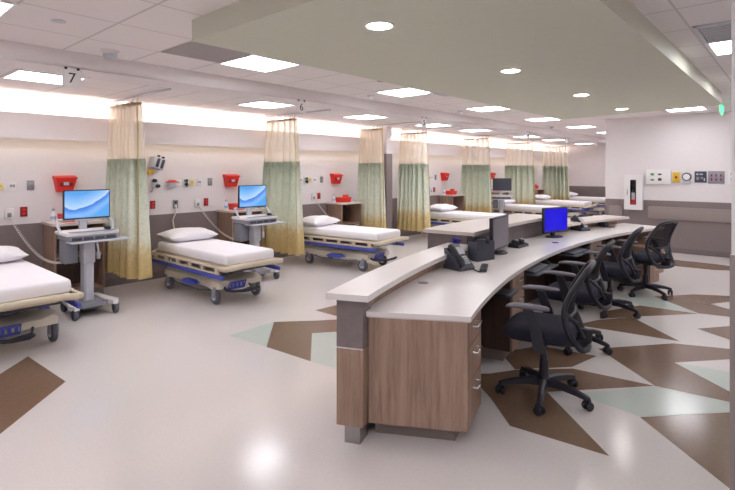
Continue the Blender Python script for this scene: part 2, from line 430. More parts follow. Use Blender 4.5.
# ---------------------------------------------------------------- ceiling fixtures
def ceiling_light(x, y, z, label, proto=[None]):
    if proto[0] is None:
        t = thing('ceiling_light', label, 'light', (x, y, z), 0, 'recessed ceiling light panels')
        m = MB(); w = .285
        for s in (-1, 1):
            m.box(s*w-.012, s*w+.012, -w-.012, w+.012, -.012, .0); m.box(-w, w, s*w-.012, s*w+.012, -.012, .0)
        m.build('frame', M['white'], t, 0)
        MB().box(-.275, .1, -.275, .275, -.008, -.001).build('diffuser', M['panel'], t, 0)
        MB().box(.1, .275, -.275, .275, -.008, -.001).build('lens_strip', M['panel2'], t, 0)
        proto[0] = t; return t
    return dup(proto[0], (x, y, z), 0, label)
for i, y in enumerate((-1.8, .58, 2.97, 5.375, 7.775, 10.18, 12.58, 14.98, 17.4)):
    nm = ('', 'nearest the camera, at the top left corner', 'touching the olive ceiling, above the second bed', 'beside the dark ceiling vent', 'third along the olive ceiling edge',
          'at the far corner of the olive ceiling', 'just beyond the olive ceiling corner', 'partly hidden by the far wall corner', 'last of its row')[i]
    if i == 0: nm = 'behind the camera'  # out of view, added to brighten the room
    ceiling_light(-4.06, y, H, 'square ceiling light of the main row, ' + nm)
for i, y in enumerate((1.54, 4.26, 6.39, 8.5, 10.25, 13.1, 15.1, 17.8)):
    nm = ('behind the hanging number 7 sign', 'beside the hanging number 6 sign', 'above the third bed from the left', 'beside the hanging number 5 sign', 'over the fourth bed',
          'over the fifth bed', 'over the sixth bed', 'last one before the far wall')[i]
    ceiling_light(-5.68, y, HB, 'square ceiling light of the bed bays, ' + nm)
ceiling_light(-1.5, 10.1, H, 'square white ceiling light right in front of the far beige wall, past the olive ceiling')
ceiling_light(-.3, 5.25, H, 'square white ceiling light at upper right, beside the ceiling vent')
ceiling_light(-.3, 7.1, H, 'square white ceiling light at the right edge, further than the vent')
ceiling_light(1.1, -1.6, H, 'square white ceiling light behind the camera on the right')  # this and the lamps below are unseen, added for brightness
ceiling_light(-.3, .9, H, 'square white ceiling light above the camera on the right')
ceiling_light(-.3, -.9, H, 'square white ceiling light above and behind the camera')
ceiling_light(1.5, 5.25, H, 'square white ceiling light hidden beyond the wall corner on the right')  # three lamps past the corner, added to lift the right side
ceiling_light(1.5, 8.2, H, 'square white ceiling light hidden far beyond the wall corner on the right')
ceiling_light(-.3, 9.0, H, 'square white ceiling light near the far beige wall, hidden by the wall corner')
ceiling_light(1.1, 1.0, H, 'square white ceiling light right of the camera')  # two more unseen lamps added around the camera for fill
ceiling_light(-1.6, -1.6, H, 'square white ceiling light behind the camera in the middle')
spots = [None]
def ring(prof, seg=28):
    m = MB()
    rings = [[(r*math.cos(2*PI*k/seg), r*math.sin(2*PI*k/seg), z) for k in range(seg)] for r, z in prof]
    return m.loft(rings, True, False)
for y, nm in ((2.38, 'largest and nearest of the four downlights'), (4.26, 'second nearest of the four downlights'), (6.2, 'third of the four downlights'), (8.03, 'farthest of the four downlights')):
    lab = 'round white downlight in the olive ceiling, ' + nm
    if spots[0] is None:
        t = thing('downlight', lab, 'light', (-2.0, y, 2.517), 0, 'downlights in the olive ceiling')
        ring([(.098, -.004), (.098, 0), (.08, 0), (.08, -.006), (.092, -.008), (.098, -.004)]).build('trim_ring', M['white'], t)
        MB().lathe([(0, -.001), (.08, -.001), (.08, -.004), (0, -.004)]).build('lens', M['spot'], t)
        spots[0] = t
    else: dup(spots[0], (-2.0, y, 2.517), 0, lab)

def vent(name, x, y, label, w=.29):
    t = thing(name, label, 'vent', (x, y, H))
    MB().box(-w+.01, w-.01, -w+.01, w-.01, -.004, -.0005).build('backing', M['gap'], t, 0)
    m = MB()
    for s in (-1, 1):
        m.box(s*w-.015, s*w+.015, -w-.015, w+.015, -.014, -.0005); m.box(-w, w, s*w-.015, s*w+.015, -.014, -.0005)
    m.build('frame', M['ltgrey'], t, 0)
    for k in range(7):
        yy = -w + (k+.7)*2*w/7.4
        MB().prism([(yy-.014, -.006), (yy+.004, -.018), (yy+.007, -.016), (yy-.011, -.004)], -w+.02, w-.02, 'x').build('slat', M['ltgrey'], t, 0)
vent('ceiling_vent', -.3, 4.64, 'grey slatted ceiling vent at upper right, in front of a light panel')
vent('ceiling_vent', -3.62, 5.82, 'dark slatted ceiling vent at the left edge of the olive ceiling', .2)
# perforated return grille tile
t = thing('return_grille', 'grey perforated ceiling tile at the near left corner of the olive ceiling', 'vent', (-4.04, 2.375, H))
m = MB(); m.box(-.29, .29, -.29, .29, -.006, -.001); m.build('plate', M['vent'], t, 0)
# small ceiling devices
t = thing('dome_camera', 'white dome fixture hanging under the ceiling near the number 7 sign', 'camera', (-4.62, 1.76, H))
MB().lathe([(.075, 0), (.075, -.03), (.06, -.035)]).build('mount', M['white'], t); MB().lathe([(.058, -.03), (.055, -.06), (.035, -.085), (0, -.092)]).build('dome', M['ltgrey'], t)
t = thing('sprinkler', 'flush sprinkler cover in the ceiling tile at upper left', 'sprinkler', (-3.99, 1.17, H))
MB().lathe([(.045, 0), (.05, -.004), (.02, -.006), (0, -.006)]).build('cover', M['ltgrey'], t)
for k, (x, y, lab) in enumerate(((-4.6, 5.28, 'small white motion sensor under the ceiling, left of the light by the dark vent'), (-4.6, 7.75, 'small white motion sensor under the ceiling, right of the dark vent'), (-4.6, 12.1, 'small white motion sensor under the ceiling, farthest along'))):
    t = thing('motion_sensor', lab, 'sensor', (x, y, H), 0, 'ceiling motion sensors')
    MB().lathe([(.05, 0), (.05, -.02), (.03, -.03)]).build('mount', M['ltgrey'], t); MB().lathe([(.032, -.025), (.03, -.05), (0, -.062)]).build('lens', M['white'], t)
t = thing('sprinkler', 'small grey sprinkler disc in the ceiling beside the olive ceiling edge', 'sprinkler', (-3.75, 4.5, H))
MB().lathe([(.05, 0), (.05, -.012), (0, -.014)]).build('cover', M['grey'], t)
# cove tubes: they belong to the soffit
for i, (a, b_, nm) in enumerate(((Y0+.1, 8.0, 'left of the pier'), (8.4, Y1-.1, 'right of the pier'))):
    o = MB().box(-6.99, -6.95, a, b_, 2.03, 2.06).build('cove_light', M['cove'], None, 0, None); tag(o, 'warm white cove light hidden on top of the wall soffit, ' + nm, 'light', 'cove lights')
    o = MB().box(-6.97, -6.94, a, b_, 1.982, 1.995).build('strip_light', M['under'], None, 0); tag(o, 'thin warm strip light under the wall soffit, ' + nm, 'light', 'under soffit lights')
# exit sign
t = thing('exit_sign', 'green lit exit sign hanging at the far end of the olive ceiling', 'sign', (-.93, 9.5, H))
MB().box(-.008, .008, -.15, .15, -.215, -.03, .003).build('panel', M['exitface'], t)
MB().box(-.03, .03, -.12, .12, -.035, -.0005, .004).build('canopy', M['white'], t)
text_mesh('letters', 'EXIT', .17, M['exit'], t, face_mat((.011, 0, -.125), (0, 1, 0), (1, 0, 0)))
text_mesh('letters', 'EXIT', .17, M['exit'], t, face_mat((-.011, 0, -.125), (0, -1, 0), (-1, 0, 0)))
# hanging bay numbers
for n, y in (('7', 1.545), ('6', 4.25), ('5', 7.05), ('4', 11.4), ('3', 14.0), ('2', 16.7)):
    t = thing('bay_sign', 'white hanging bay sign with the number ' + n, 'sign', (XS+.02, y, 2.35), 0, 'bay number signs')
    MB().box(-.003, .003, -.078, .078, 0, .165, .002).build('board', M['white'], t)
    for s in (-1, 1): MB().box(-.008, .008, s*.05-.011, s*.05+.011, .15, .172, .003).build('clip', M['ink'], t)
    text_mesh('number', n, .13, M['ink'], t, face_mat((.0045, 0, .072), (0, 1, 0), (1, 0, 0)))

# ---------------------------------------------------------------- stretchers
def make_stretcher(label):
    t = thing('hospital_stretcher', label, 'bed', (0, 0, 0), 0, 'hospital stretchers along the left wall')
    # mattress with its fitted sheet
    m = MB(); L0, L1, w = .13, 1.84, .345
    rings = []
    for z, ins in ((.505, .015), (.515, .0), (.56, -.004), (.60, .0), (.615, .012), (.622, .035)):
        ring = []
        for (cx, cy, a0) in ((L1-.05, w-.05, 0), (L0+.05, w-.05, 90), (L0+.05, -w+.05, 180), (L1-.05, -w+.05, 270)):
            for k in range(5):
                a = math.radians(a0+k*22.5); r = .05-min(ins, .04)
                ring.append((cx+math.cos(a)*(r), cy+math.sin(a)*(r), z))
        rings.append(ring)
    m.loft(rings); m.build('mattress', M['sheet'], t, 50)
    m = MB(); m.box(.06, 1.88, -.33, .33, .45, .505, .015); m.build('deck', M['beige'], t)
    # foot end bumper / push handle: a curved beige bar
    m = MB()
    pts = [(1.80, -.40, .47), (1.9, -.40, .475), (1.97, -.33, .49), (1.985, -.2, .505), (1.99, 0, .51), (1.985, .2, .505), (1.97, .33, .49), (1.9, .40, .475), (1.80, .40, .47)]
    m.tube(pts, .026, 10, flat=(1.1, .8)); m.box(1.86, 1.98, -.2, .2, .468, .49, .008)
    m.build('foot_bumper', M['beige'], t, 60)
    m = MB(); m.tube([(.2, -.4, .47), (.08, -.38, .47), (.02, -.3, .48), (.01, 0, .485), (.02, .3, .48), (.08, .38, .47), (.2, .4, .47)], .024, 10)
    m.build('head_bumper', M['beige'], t, 60)
    for s in (-1, 1):
        y = s*.40
        m = MB(); m.box(.1, 1.84, y-.017, y+.017, .466, .494, .01); m.box(.16, 1.78, y-.014, y+.014, .398, .42, .008)
        for k in range(6):
            x = .22+k*.30; m.box(x-.028, x+.028, y-.015, y+.015, .41, .475, .006)
        m.build('side_rail', M['beige'], t)
        m = MB(); m.box(.06, 1.86, y-.018, y+.018, .345, .395, .014); m.build('blue_bumper', M['blue'], t)
        m = MB()
        for x in (.45, 1.35): m.box(x-.02, x+.02, min(y, s*.3), max(y, s*.3), .43, .455)
        m.build('rail_bracket', M['grey'], t, 0)
    # under frame
    m = MB(); m.box(.15, 1.8, -.27, .27, .405, .45, .008); m.build('under_frame', M['dkgrey'], t)
    for x in (.6, 1.3):
        MB().lathe([(.075, .24), (.075, .33), (.055, .33), (.055, .41)], (x, 0, 0), 18).build('lift_column', M['grey'], t)
    # cream base hood
    m = MB(); rings = []
    for x, hw, zb, zt in ((.22, .2, .2, .265), (.26, .3, .19, .285), (.42, .33, .18, .30), (.6, .27, .17, .275), (.95, .25, .165, .262), (1.3, .27, .17, .275), (1.48, .33, .18, .30), (1.62, .3, .19, .285), (1.66, .2, .2, .265)):
        rings.append([(x, -hw, zb), (x, hw, zb), (x, hw, zt-.03), (x, hw-.04, zt), (x, -hw+.04, zt), (x, -hw, zt-.03)])
    m.loft(rings); m.build('base_hood', M['cream'], t, 40)
    for x in (.38, 1.51):
        for s in (-1, 1):
            y = s*.285
            m = MB(); m.lathe([(.0, -.024), (.08, -.024), (.09, -.014), (.09, .014), (.08, .024), (0, .024)], (0, 0, 0), 22, Matrix.Translation((x, y, .09)) @ Matrix.Rotation(PI/2, 4, 'X'))
            w_ = m.build('caster', M['tyre'], t)
            m = MB(); m.lathe([(.0, -.03), (.045, -.03), (.045, .03), (0, .03)], (0, 0, 0), 16, Matrix.Translation((x, y, .09)) @ Matrix.Rotation(PI/2, 4, 'X'))
            m.build('wheel_hub', M['ltgrey'], w_)
            m = MB(); m.box(x-.03, x+.05, y-.038, y-.028, .08, .2, .008); m.box(x-.03, x+.05, y+.028, y+.038, .08, .2, .008); m.box(x-.03, x+.05, y-.038, y+.038, .185, .21, .01)
            m.build('fork', M['grey'], w_)
    # blue pedal frame at the foot end with black brake arm
    m = MB(); m.tube([(1.70, -.24, .20), (1.74, -.24, .275), (1.745, -.02, .275), (1.71, -.02, .20)], .013, 8, True)
    for k in range(4): m.box(1.715, 1.735, -.21+k*.05, -.185+k*.05, .215, .265)
    m.build('foot_pedal', M['blue'], t, 60)
    m = MB(); m.tube([(1.62, -.24, .21), (1.7, -.26, .19), (1.78, -.2, .18), (1.86, -.1, .185), (1.92, 0, .205), (1.95, .03, .225)], [.016, .018, .018, .018, .022, .014], 8); m.tube([(1.62, .1, .22), (1.74, .06, .18), (1.80, -.12, .18)], .012, 8)
    m.build('brake_arm', M['black'], t, 60)
    for s in (-1, 1):
        m = MB(); m.prism([(.82, .2), (.9, .235), (1.1, .235), (1.18, .2), (1.1, .175), (.9, .175)], s*.3, s*.37, 'y'); m.build('side_pedal', M['blue'], t)
        m = MB(); m.tube([(.5, s*.3, .16), (.7, s*.36, .15), (1.28, s*.36, .15), (1.42, s*.3, .16)], .011, 8); m.build('brake_bar', M['dkgrey'], t, 60)
    return t
def make_pillow(label):
    m = MB()
    def P(u, v, s):
        a = u*2-1; b_ = v*2-1
        e = max(0, (1-abs(a)**2.6))**.5 * max(0, (1-abs(b_)**2.6))**.5
        px = 1-.06*(1-abs(a))**0*(abs(b_)**2)*0
        return (a*.225*(1-.07*(1-b_*b_)*0+.05*abs(b_)**3), b_*.325*(1+.05*abs(a)**3), .085+s*.085*e*(1+.06*math.sin(7*a+3*b_)))
    m.grid(lambda u, v: P(u, v, 1), 20, 22); m.grid(lambda u, v: P(u, v, -1), 20, 22)
    bmesh.ops.remove_doubles(m.bm, verts=m.bm.verts[:], dist=.002)
    o = m.build('pillow', M['sheet'], None, 60)
    return tag(o, label, 'pillow', 'white pillows')
beds = [(1.20, 0, 'leftmost one, partly out of the frame'), (3.47, 0, 'second from the left, beside the tall curtain'), (6.02, math.radians(6), 'third from the left, turned a little'),
        (9.95, 0, 'fourth from the left, behind the raised desk counter'), (13.15, 0, 'fifth from the left, right of the dark screened cart'), (15.9, 0, 'sixth from the left'), (18.55, 0, 'last one by the far wall')]
bp = pp = None
for y, a, nm in beds:
    lab = 'white sheeted hospital stretcher, ' + nm
    x0 = -6.74; loc = (x0, y, 0)
    if a: loc = (x0+.02, y-.13, 0)
    if bp is None: bp = make_stretcher(lab); bp.location = loc; bp.rotation_euler = (0, 0, a)
    else: dup(bp, loc, a, lab)
    pl = 'white pillow on the stretcher ' + nm
    pz = .618
    px = loc[0]+.33*math.cos(a); py = loc[1]+.33*math.sin(a)
    if pp is None: pp = make_pillow(pl); o = pp
    else:
        o = pp.copy(); C.objects.link(o); o['label'] = pl
    o.location = (px, py, pz); o.rotation_euler = (0, math.radians(2), a + random.uniform(-.08, .08))

# ---------------------------------------------------------------- curtains
def curtain(y, x0, x1, nm, seed, ztop=2.44):
    rnd = random.Random(seed)
    t = thing('privacy_curtain', 'sage and tan privacy curtain, ' + nm, 'curtain', (x1, y, 0), 0, 'privacy curtains between the bays')
    w = x1-x0; k = 2*PI*rnd.uniform(5.6, 6.6); ph = rnd.uniform(0, 6)
    def sheet(z0, z1):
        def P(u, v):
            z = z0+(z1-z0)*v; drop = max(0.0, (ztop-z)/ztop)
            g = 1+.34*drop**.7; x = -w + w*u; xc = (-w/2 + (x+w/2)*g)
            uu = u + .035*math.sin(5.1*u+ph)
            y_ = (.055+.075*drop)*math.sin(k*uu+ph) + .03*math.sin(2.3*k*uu+ph*2)*drop
            xc += .02*math.sin(2*k*uu+ph)
            return (max(xc, -w-.06), y_, z)
        return P
    zb = .27 if nm.startswith('nearest') else .24
    m = MB(); m.grid(sheet(zb, 1.74), 110, 14); m.build('cloth', M['cloth'], t, 60)
    m = MB(); m.grid(sheet(1.74, ztop), 110, 4); m.build('net_top', M['net'], t, 60)
    m = MB(); m.grid(sheet(ztop-.03, ztop+.0), 110, 1); m.grid(sheet(ztop-.03, ztop), 110, 1)
    P = sheet(zb, ztop)
    m.tube([P(1, 1-j/10*.98) for j in range(11)], .009, 6); m.build('hem', M['hem'], t, 60)
    for i in range(9):
        p = P(i/8, 1); MB().tube([(p[0], p[1]*.3, HB-.035), (p[0], p[1], ztop-.01)], .004, 5).build('hook', M['steel'], t, 60)
    o = MB().box(XL+.2, -5.3, y-.012, y+.012, HB-.032, HB-.012).build('curtain_track', M['ltgrey'], None, 0)
    tag(o, 'ceiling track of the curtain that is ' + nm, 'curtain track', 'curtain tracks')
cur = [(2.66, -6.86, -6.12, 'nearest, between the leftmost and second beds'), (5.16, -6.86, -6.08, 'between the second and third beds'), (7.6, -6.86, -6.3, 'just left of the wall pier'),
       (8.98, -6.86, -6.22, 'just right of the wall pier'), (11.7, -6.86, -6.1, 'between the fourth and fifth beds'), (14.4, -6.86, -6.08, 'between the fifth and sixth beds'), (17.35, -6.86, -6.1, 'farthest, before the last bed')]
for i, c in enumerate(cur): curtain(*c, seed=i+3)

# ---------------------------------------------------------------- head wall equipment
XW = XL+.001
bays = [(2.14, 'in the leftmost bay', 3), (4.59, 'in the second bay from the left', 3), (7.04, 'in the third bay from the left', 3), (11.1, 'in the fourth bay, right of the pier', 2), (13.75, 'in the fifth bay', 1), (16.5, 'in the sixth bay', 1)]
def plate(name, y, z, w, h, mat, label, cat, grp, holes=None, d=.014):
    t = thing(name, label, cat, (XW, y, z), 0, grp)
    MB().box(0, d, -w/2, w/2, -h/2, h/2, .003).build('cover_plate', mat, t)
    for k, (dy, dz, sw, sh, hm) in enumerate(holes or []):
        MB().box(d-.001, d+.006, dy-sw/2, dy+sw/2, dz-sh/2, dz+sh/2, .0015).build('socket', hm, t)
    return t
def sharps(y, nm):
    t = thing('sharps_container', 'red wall mounted sharps container ' + nm, 'sharps bin', (XW, y, 1.32), 0, 'red sharps containers on the left wall')
    m = MB(); m.loft([[(0, -.085, 0), (.09, -.085, 0), (.09, .085, 0), (0, .085, 0)], [(0, -.11, .13), (.12, -.11, .13), (.12, .11, .13), (0, .11, .13)], [(0, -.115, .165), (.125, -.115, .165), (.125, .115, .165), (0, .115, .165)]]); m.build('bin', M['red'], t, 30)
    m = MB(); m.prism([(0, .165), (.135, .165), (.14, .18), (.06, .205), (0, .21)], -.125, .125, 'y'); m.build('lid', M['red'], t)
    MB().box(.1, .118, -.075, .075, .07, .135, .004).build('label_plate', M['dkred'], t)
    m = MB(); m.box(.117, .121, -.03, .03, .085, .125); m.build('label_mark', M['ltgrey'], t, 0)
    MB().box(.0, .02, -.05, .05, -.03, .01, .004).build('bracket', M['white'], t)
def cabinet(y, nm):
    t = thing('bedside_cabinet', 'walnut wall cabinet with pale countertop ' + nm, 'cabinet', (XL+.018, y, 0), 0, 'bedside cabinets along the left wall')
    m = MB(); pts = [(0, -.31), (.40, -.31)] + [(.40+.08*math.sin(a), -.23-.08*math.cos(a)) for a in (.4, .8, 1.2, 1.57)] + [(.48, .31), (0, .31)]
    m.prism(pts, .925, .955, 'z'); m.build('countertop', M['edge'], t)
    for s in (-1, 1): MB().box(.0, .42, s*.275-.012, s*.275+.012, .1, .925).build('side_panel', M['wood'], t, 0)
    MB().box(.0, .015, -.263, .263, .1, .925).build('back_panel', M['wood_dark'], t, 0)
    for z in (.1, .52): MB().box(.015, .4, -.263, .263, z, z+.02).build('shelf', M['wood'], t, 0)
    MB().box(.01, .38, -.28, .28, .0, .1).build('plinth', M['toe'], t, 0)
def redbin(y, nm):
    t = thing('red_bin', 'small red bin on the cabinet ' + nm, 'bin', (XL+.24, y, .955), 0, 'red bins on the bedside cabinets')
    m = MB(); m.loft([[(-.09, -.12, 0), (.09, -.12, 0), (.09, .12, 0), (-.09, .12, 0)], [(-.1, -.13, .085), (.1, -.13, .085), (.1, .13, .085), (-.1, .13, .085)]]); m.build('bin', M['red'], t, 30)
    MB().box(-.104, .104, -.134, .134, .08, .1, .006).build('lid', M['red'], t)
    MB().lathe([(.06, .098), (.06, .13), (.05, .145), (0, .15)], (0, .06, 0), 18).build('cap', M['red'], t)
for i, (s, nm, det) in enumerate(bays):
    sharps(s, nm); cabinet(s+.06, nm); redbin(s+.02, nm)
    t = thing('spray_bottle', 'small white bottle beside the red bin ' + nm, 'bottle', (XL+.14, s-.15, .955), 0, 'bottles on the bedside cabinets')
    MB().lathe([(.028, 0), (.03, .01), (.03, .1), (.014, .125), (.014, .14)], seg=16).build('body', M['white'], t)
    MB().lathe([(.016, .138), (.016, .165), (0, .168)], seg=14).build('cap', M['skyblue'], t)
    MB().lathe([(.0305, .03), (.0312, .03), (.0312, .07), (.0305, .07)], seg=16).build('wrap_label', M['skyblue'], t)
    plate('wall_outlet', s-1.29, 1.09, .075, .12, M['dkred'], 'dark red outlet plate farther from the cabinet ' + nm, 'outlet', 'dark red outlets', [(0, .025, .03, .03, M['red']), (0, -.025, .03, .03, M['red'])])
    plate('wall_outlet', s-.43, 1.09, .075, .12, M['dkred'], 'dark red outlet plate nearer the cabinet ' + nm, 'outlet', 'dark red outlets', [(0, .025, .03, .03, M['red']), (0, -.025, .03, .03, M['red'])])
    if det < 2: continue
    plate('wall_outlet', s-.94, 1.08, .08, .13, M['grey'], 'grey outlet plate with white cable ' + nm, 'outlet', 'grey outlets', [(0, .03, .035, .035, M['ink']), (0, -.025, .035, .035, M['white'])])
    plate('wall_outlet', s-.58, 1.08, .09, .12, M['white'], 'white socket plate feeding the coiled cord ' + nm, 'outlet', 'white cord sockets', [(0, -.02, .04, .05, M['grey'])], .03)
    plate('gas_outlet', s-.36, 1.41, .075, .12, M['grey'], 'grey wall plate nearest the sharps container ' + nm, 'plate', 'grey wall plates', [(0, 0, .05, .08, M['steel'])])
    plate('gas_outlet', s-.55, 1.40, .08, .10, M['white'], 'white gas outlet by the grey plate ' + nm, 'outlet', 'white gas outlets', [(-.012, .01, .022, .03, M['grey']), (.016, .01, .022, .03, M['grey'])])
    plate('gas_outlet', s-.67, 1.40, .08, .10, M['cork'], 'pale yellow gas outlet plate ' + nm, 'outlet', 'yellow gas outlets', [(0, .01, .035, .035, M['yellow'])])
    plate('gas_outlet', s-.89, 1.40, .08, .10, M['white'], 'white outlet left of the oxygen valve ' + nm, 'outlet', 'white suction outlets', [(0, .01, .035, .035, M['ltgrey'])])
    t = plate('oxygen_valve', s-.775, 1.40, .085, .13, M['white'], 'oxygen outlet with green black valve ' + nm, 'valve', 'oxygen valves', None)
    m = MB(); m.cyl((.014, 0, -.02), (.06, 0, -.02), .02); m.cyl((.05, 0, -.06), (.05, 0, .06), .012); m.build('flow_meter', M['ink'], t)
    MB().box(.014, .03, -.03, .03, .02, .055, .003).build('green_tag', M['gplate'], t)
    t = thing('suction_regulator', 'red topped suction regulator with a clear canister ' + nm, 'regulator', (XW, s-1.01, 1.40), 0, 'suction regulators')
    MB().box(0, .06, -.06, .06, -.06, .01, .008).build('body', M['ltgrey'], t)
    m = MB(); m.box(.01, .08, -.08, .08, .012, .03, .005); m.cyl((.04, -.05, .03), (.04, .05, .03), .018); m.build('red_cap', M['red'], t)
    t = thing('flow_regulator', 'wall regulator with two round black knobs ' + nm, 'regulator', (XW, s-1.27, 1.40), 0, 'flow regulators')
    MB().box(0, .05, -.05, .05, -.07, .06, .01).build('body', M['ltgrey'], t)
    for dy, dz in ((-.02, .045), (.03, -.035)): MB().cyl((.05, dy, dz), (.1, dy, dz), .028, .024).build('knob', M['ink'], t)
    MB().tube([(.05, -.03, -.05), (.09, -.06, -.08), (.07, -.07, -.12)], .014, 8).build('nozzle', M['steel'], t, 60)
    t = thing('diagnostic_set', 'tilted grey diagnostic set above yellow tag ' + nm, 'medical device', (XW, s-1.27, 1.62), 0, 'wall diagnostic sets')
    R = Matrix.Rotation(math.radians(-18), 4, 'X')
    MB().box(0, .12, -.09, .09, .0, .17, .012, 2, R).build('body', M['ltgrey'], t)
    MB().box(.1, .13, -.04, .0, .02, .15, .006, 2, R).build('handset', M['dkgrey'], t); MB().box(.1, .13, .03, .07, .02, .15, .006, 2, R).build('handset', M['dkgrey'], t)
    for dy in (-.02, .05): MB().box(.05, .1, dy-.015, dy+.015, .168, .2, .006, 2, R).build('holder', M['ink'], t)
    MB().box(.0, .06, -.1, -.03, -.085, -.015, .004).build('yellow_tag', M['yellow'], t)
    # straight white cable behind the bed and coiled cord to the cart
    o = MB().tube([(XL+.03, s-.94, 1.04), (XL+.05, s-.95, .98), (XL+.04, s-1.0, .85), (XL+.05, s-.98, .7), (XL+.05, s-1.02, .4), (XL+.05, s-1.05, .1), (XL+.09, s-1.08, .012), (XL+.2, s-1.1, .011)], .011, 6).build('power_cable', M['cord'], None, 60)
    tag(o, 'straight white cable hanging from the grey outlet ' + nm, 'cable', 'white bed cables')
    if det == 3:
        # coil: sagging helix
        A = Vector((XL+.06, s-.58, 1.03)); E = Vector((-6.12, s-.2 if i != 2 else s-.35, .60)); P = []
        n = 520; turns = 46
        for k in range(n+1):
            u = k/n; c_ = A.lerp(E, u) + Vector((0, 0, -.28*math.sin(PI*u**.9)*(.6+.4*u)))
            d_ = (E-A).normalized(); e1 = Vector((0, 0, 1)).cross(d_).normalized(); e2 = d_.cross(e1)
            a = 2*PI*turns*u; r = .0 if u < .06 else (.011 if u < .86 else .004)
            P.append(c_ + (e1*math.cos(a)+e2*math.sin(a))*r)
        o = MB().tube(P, .0045, 5).build('coiled_cord', M['cord'], None, 60)
        tag(o, 'ivory coiled cord sagging from the wall socket ' + nm, 'cord', 'coiled cords')

# ---------------------------------------------------------------- workstation carts
def make_cart(label, screen):
    t = thing('workstation_cart', label, 'cart', (0, 0, 0), 0, 'computer carts')
    # base: dark deck with two pale legs
    m = MB(); m.prism([(-.2, -.14), (.14, -.18), (.22, -.12), (.22, .12), (.14, .18), (-.2, .14)], .10, .145, 'z'); m.build('base', M['grey'], t)
    for s in (-1, 1):
        m = MB(); m.prism([(-.24, s*.19), (-.24, s*.13), (.14, s*.13), (.28, s*.17), (.29, s*.22), (.22, s*.25), (0, s*.21)], .105, .15, 'z'); m.build('leg', M['white'], t)
    m = MB(); m.lathe([(0, 0), (.1, .0), (.15, .03), (.155, .06), (.155, .065)], (.02, 0, .04), 20); m.build('battery_pod', M['dkgrey'], t)
    for x, y in ((-.21, -.17), (-.21, .17), (.25, -.205), (.25, .205)):
        W4 = Matrix.Translation((x, y, .055)) @ Matrix.Rotation(PI/2, 4, 'X')
        w_ = MB().lathe([(0, -.022), (.048, -.022), (.055, -.012), (.055, .012), (.048, .022), (0, .022)], seg=20, M4=W4).build('caster', M['tyre'], t)
        m = MB(); m.box(x-.03, x+.03, y-.03, y-.024, .05, .115, .004); m.box(x-.03, x+.03, y+.024, y+.03, .05, .115, .004); m.box(x-.03, x+.03, y-.03, y+.03, .095, .115, .004); m.build('fork', M['dkgrey'], w_)
    m = MB(); m.prism([(-.06, -.05), (.05, -.05), (.065, -.03), (.065, .03), (.05, .05), (-.06, .05)], .14, .86, 'z'); m.box(-.075, .075, -.06, .06, .56, .86, .01); m.build('column', M['ltgrey'], t)
    # side bins behind the column
    m = MB(); m.box(-.21, -.04, -.22, -.08, .56, .82, .012); m.build('storage_bin', M['grey'], t); MB().box(-.205, -.045, -.215, -.085, .8, .835, .008).build('storage_lid', M['dkgrey'], t)
    # work surface
    m = MB(); m.box(-.2, .2, -.27, .27, .885, .925, .014); m.build('work_surface', M['white'], t)
    m = MB(); m.box(.12, .205, -.235, .235, .9265, .93, .001); m.build('keyboard_strip', M['grey'], t, 0)
    m = MB(); m.box(-.18, .2, -.25, .25, .83, .885, .01); m.build('drawer_box', M['grey'], t)
    for k in range(4): MB().box(.2, .208, -.22+k*.115, -.12+k*.115, .84, .872, .003).build('drawer', M['dkgrey'], t)
    m = MB(); m.box(.1, .3, -.25, .36, .815, .827, .004); m.build('keyboard_tray', M['ltgrey'], t)
    # looped handle around the back and the monitor neck
    m = MB(); m.tube([(.0, -.27, .91), (-.04, -.285, 1.0), (-.12, -.27, 1.04), (-.15, 0, 1.045), (-.12, .27, 1.04), (-.04, .285, 1.0), (.0, .27, .91)], .016, 8); m.build('loop_handle', M['ltgrey'], t, 60)
    m = MB(); m.box(-.16, -.12, -.04, .04, .92, 1.2, .008); m.box(-.13, -.09, -.1, .1, 1.02, 1.05, .006); m.build('monitor_post', M['ltgrey'], t)
    mo = MB().box(-.115, -.082, -.215, .275, 1.045, 1.375, .006).build('monitor', M['black'], t)
    MB().box(-.0825, -.080, -.203, .263, 1.06, 1.363).build('screen', screen, mo, 0)
    m = MB(); m.tube([(.06, .07, .84), (.09, .08, .72), (.085, .085, .68)], .012, 8); m.box(.07, .1, .065, .105, .6, .68, .006); m.build('hook', M['ltgrey'], t, 60)
    return t
ct = make_cart('white computer cart with a blue wave wallpaper screen, beside the leftmost bed', M['scr_wave']); ct.location = (-6.02, 2.05, 0)
dup(ct, (-6.02, 4.31, 0), 0, 'white computer cart with a blue wave screen, between the second bed and a curtain')
c3 = make_cart('grey computer cart with a dark unlit screen, far off behind the fourth bed', M['dkgrey']); c3.location = (-6.05, 12.3, 0); c3.rotation_euler = (0, 0, math.radians(-62))
for y, nm in ((2.22, 'nearest computer cart'), (4.48, 'second computer cart')):
    m = MB(); rings = []
    for f_, r in ((0, .6), (.008, 1), (.02, .95), (.03, .6), (.034, .2)): rings.append([(math.cos(2*PI*k/14)*.055*r, math.sin(2*PI*k/14)*.033*r, f_) for k in range(14)])
    m.loft(rings); o = m.build('computer_mouse', M['ink'], None, 60, (-5.9, y, .9302)); tag(o, 'black mouse on the work surface of the ' + nm, 'mouse', 'mice on the carts')

